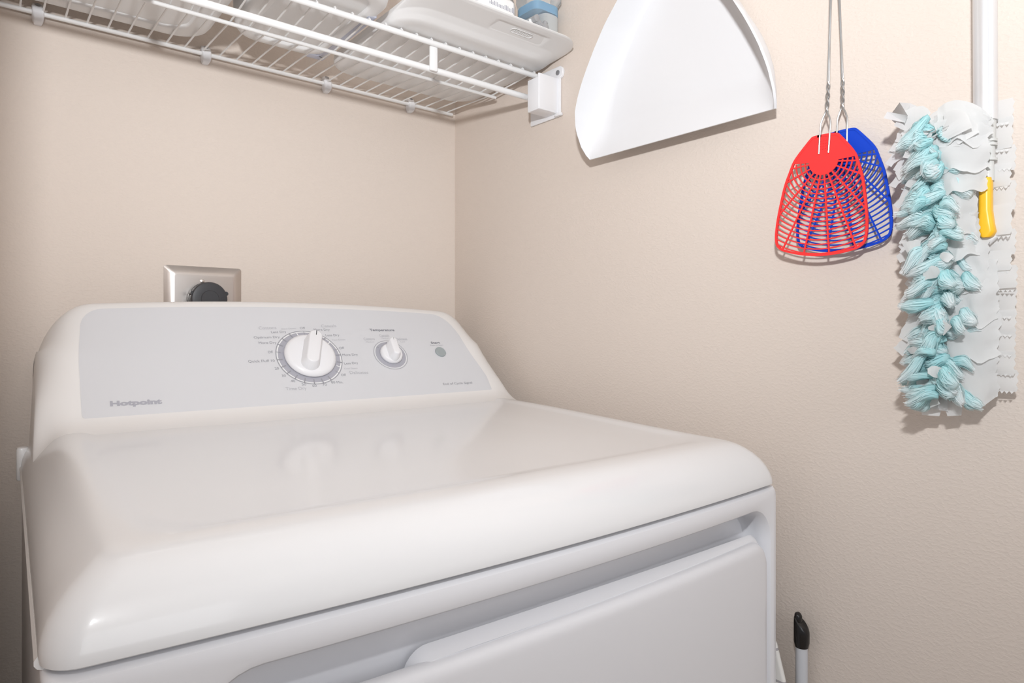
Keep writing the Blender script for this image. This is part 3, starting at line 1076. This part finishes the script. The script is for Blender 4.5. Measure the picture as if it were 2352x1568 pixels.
# soft white sheets on the near side, overlapping downwards like shingles
def sheet(gg, z1, z0, yr, x, seed, lift=.006):
    nu, nv = 16, 12; V = []; F = []
    for i in range(nu + 1):
        t = i / nu
        for j in range(nv + 1):
            q = j / nv                                   # 0 top, 1 bottom
            wob = noise.noise(Vector((q * 5, seed, 0))) * .0035 + (.0011 if (j % 2) else -.0005)
            y = .230 + (yr + wob - .230) * t
            zb = z0 + .010 * noise.noise(Vector((t * 3.5, seed, 7))) - .010 * t * (1 - t)
            zt_ = z1 - (.020 * ((t - .30) / .70) ** 2 if z1 > .21 else 0)
            z = zt_ + (zb - zt_) * q
            xx = x + .004 + .011 * t * t + .0045 * noise.noise(Vector((t * 3, q * 3, seed))) - lift * q * sin(pi * min(1, t * 1.1)) + .0016 * noise.noise(Vector((t * 9, q * 7, seed + 3)))
            V.append((min(xx, .760), y, z))
    for i in range(nu):
        for j in range(nv):
            k_ = i * (nv + 1) + j
            F.append((k_, k_ + 1, k_ + nv + 2, k_ + nv + 1))
    gg.add(V, F)


for z1, z0, yr, x, sd in ((-.012, -.066, .189, .724, 1), (.030, -.028, .186, .722, 2), (.064, .006, .188, .720, 3), (.082, .036, .194, .719, 4), (.108, .066, .2010, .713, 5),
                          (.140, .088, .2015, .711, 6), (.172, .128, .1935, .709, 7), (.198, .150, .1905, .707, 8), (.214, .174, .1890, .706, 9)):
    sheet(g, z1, z0, yr, x, sd * 3.7)
dmk(g, 'white_flaps', M['fib_white'], angle=120)

# ragged white strips on the left and the tail: narrow curled ribbons
g = G()


def ribbon(gg, p0, d, length, width, curl, up=Vector((0, 0, 1)), mi=0, seg=7, droop=.3, split=False):
    p = Vector(p0); d = Vector(d).normalized(); V = []; F = []
    ph = random.uniform(0, 6.28)
    for i in range(seg + 1):
        t = i / seg
        sd = d.cross(Vector((1, 0, 0)) if abs(d.x) < .8 else Vector((0, 0, 1))).normalized()
        tw = curl * sin(t * 4 + ph)
        nrm = d.cross(sd).normalized()
        sdt = sd * cos(tw) + nrm * sin(tw)
        w = width * (.5 + .5 * min(1, t * 4)) * (1 if t < .85 else .85)
        jag = random.uniform(-.05, .05) * width
        V += [p + sdt * (w / 2 + jag), p - sdt * (w / 2 + jag * .5)]
        d = (d + Vector((random.uniform(-.18, .18), random.uniform(-.10, .10), -droop * .22 + random.uniform(-.16, .16)))).normalized()
        p = p + d * (length / seg)
        if p.x > .762: p.x = .762
    for i in range(seg): F.append((2 * i, 2 * i + 1, 2 * i + 3, 2 * i + 2))
    gg.add(V, F, mi)


for i in range(170):
    z = random.uniform(-.055, .200)
    lay = random.random()
    yb = spine(z) + random.uniform(.002, .018)
    ln = random.uniform(.022, .036) * (1 if z > -.02 else .7)
    ribbon(g, (.752 - .034 * lay, yb, z), (random.uniform(-.25, .2), 1, random.uniform(-.50, .20)), ln, random.uniform(.007, .014), random.uniform(.15, .6), droop=.7)
for i in range(26):           # crown
    ribbon(g, (random.uniform(.700, .74), random.uniform(.215, .258), random.uniform(.180, .208)), (random.uniform(-.3, .3), random.uniform(-.9, .9), random.uniform(.0, .35)), random.uniform(.018, .030), random.uniform(.016, .026), .25, droop=1.3)
for i in range(0):           # broad white sheets on the near side
    z = random.uniform(-.052, .200)
    ribbon(g, (random.uniform(.700, .732), spine(z) - random.uniform(.001, .010), z), (random.uniform(-.15, .3), -1, random.uniform(-.25, .15)), random.uniform(.028, .042), random.uniform(.024, .036), .08, droop=.30, seg=9)
for i in range(8):           # thin veils over the fluff
    z = random.uniform(-.05, .19)
    ribbon(g, (random.uniform(.690, .702), spine(z) + random.uniform(-.008, .014), z), (random.uniform(-.1, .3), random.choice((1, -1)), random.uniform(-.5, .2)), random.uniform(.010, .020), random.uniform(.006, .014), .5, droop=.5, seg=6)
for i in range(22):           # tail
    ribbon(g, (random.uniform(.712, .745), random.uniform(.224, .250), random.uniform(-.060, -.035)), (random.uniform(-.2, .2), random.uniform(-.5, .2), -1), random.uniform(.016, .030), random.uniform(.012, .02), .3, droop=.2)
o = dmk(g, 'white_strips', M['fib_white'], angle=180)
o['kind'] = 'stuff'

# aqua fluff: soft combed clumps around the spine, aqua at the root and nearly white at the tips
g = G()
SHADE = []


def tuft(gg, c, d, ln, rad, nf):
    """one puff: a soft core wrapped in combed fibres that spread and droop towards the tip"""
    c = Vector(c); d = Vector(d).normalized()
    a = Vector((0, 0, 1)) if abs(d.z) < .8 else Vector((1, 0, 0))
    u = (a - d * a.dot(d)).normalized(); w = d.cross(u)
    ph = random.uniform(0, 9)
    tint = random.uniform(-.20, .22)

    def at_(t, an, k):
        r_ = rad * k * (sin(pi * (t * .78 + .13)) ** .7) * (1 + .30 * noise.noise(Vector((cos(an) * 1.6 + ph, sin(an) * 1.6, t * 2.2))))
        p = c + d * (ln * t) + Vector((0, 0, -.34 * ln * t * t)) + u * (.002 * sin(t * 5 + ph)) + u * (cos(an) * r_ * .85) + w * (sin(an) * r_)
        if p.x > .763: p.x = .763
        return p
    L = []
    for i in range(9):
        L.append([at_(i / 8, 2 * pi * k / 14, .86) for k in range(14)])
        SHADE.extend([clamp(i / 8 * .9 - .05 + tint)] * 14)
    gg.loft(L)
    for i in range(nf):
        an = random.uniform(0, 2 * pi); t0 = random.uniform(0, .45); t1 = random.uniform(.6, 1.12); k0 = random.uniform(.85, 1.05); k1 = random.uniform(.95, 1.25)
        tw = random.uniform(-.5, .5); V = []
        n = 5
        for j in range(n + 1):
            t = t0 + (t1 - t0) * j / n
            p = at_(min(t, 1.0), an + tw * j / n, k0 + (k1 - k0) * j / n) + d * (max(0, t - 1.0) * ln)
            sd = (u * -sin(an) + w * cos(an)) * (.00055 * (1 - .5 * j / n))
            V += [p + sd, p - sd]
            SHADE.extend([clamp(t * 1.0 - .08 + tint + random.uniform(-.06, .06))] * 2)
        gg.add(V, [(2 * j, 2 * j + 1, 2 * j + 3, 2 * j + 2) for j in range(n)])


for i in range(170):
    zz = -.068 + .270 * (i + random.random()) / 170
    sgn = 1 if random.random() < .66 else -1
    lay = random.random()
    c = (.732 - .036 * lay, spine(zz) + random.uniform(-.009, .007) + (.008 if lay < .35 else 0) * sgn, zz)
    ln = random.uniform(.014, .029) if sgn > 0 else random.uniform(.010, .020)
    tuft(g, c, (random.uniform(-.45, .25), sgn, random.uniform(-.75, .45)), ln, random.uniform(.0050, .0105), 80)
o = dmk(g, 'aqua_fluff', M['fib_blue'], angle=180)
at = o.data.attributes.new('tip', 'FLOAT', 'POINT')
at.data.foreach_set('value', SHADE)
o['kind'] = 'stuff'

# ------------------------------------------------------------------ stick beside the dryer
st = thing('thin_pole', 'thin pale grey pole with black cap standing between dryer and right wall', 'pole', (.750, .3835, 0))
lean = (.3835 - .3875)
g = G()
zt = CZ - .368
g.tube([(0, lean * 0, 0.0), (0, 0, zt)], .0068, 20)
g.make('shaft', M['stick'], st)
g = G(); L = []
for z, r, tilt in ((-.008, .0074, 0), (-.002, .0087, 0), (.008, .0087, .25), (.0170, .0086, .95), (.0192, .0080, 1.0), (.0205, .0066, 1.0), (.0200, .0045, 1.0), (.0196, .001, 1.0)):
    L.append([(r * cos(2 * pi * k / 28), r * sin(2 * pi * k / 28), zt + z + tilt * r * sin(2 * pi * k / 28)) for k in range(28)])
g.loft(L)
L = []
for z, i in ((.0215, .0004), (.0240, 0), (.0290, .0002), (.0306, .0012), (.0312, .0028)):
    L.append([((.0052 - i) * cos(2 * pi * k / 20), .0040 + (.0042 - i) * sin(2 * pi * k / 20), zt + z - .35 * (.0042 - i) * (1 - sin(2 * pi * k / 20))) for k in range(20)])
g.loft(L); g.make('end_cap', M['cap'], st, angle=30)

# cloth-covered board tucked in the gap
g = G(); L = []
for t in range(12):
    q = t / 11
    z = .66 - .64 * q
    w = .0015 + .062 * (1 - (1 - min(1, q * 1.5)) ** 2) + .0
    L.append([(.7295 + p[1], .405 + p[0] - w * .0, z) for p in rr(-w, w + .10, -.0035, .0035, .003, 2, 3)])
g.loft(L)
tag(g.make('check_cloth', M['cloth']), 'white cloth with thin grey check lines tucked between dryer and right wall', 'cloth')
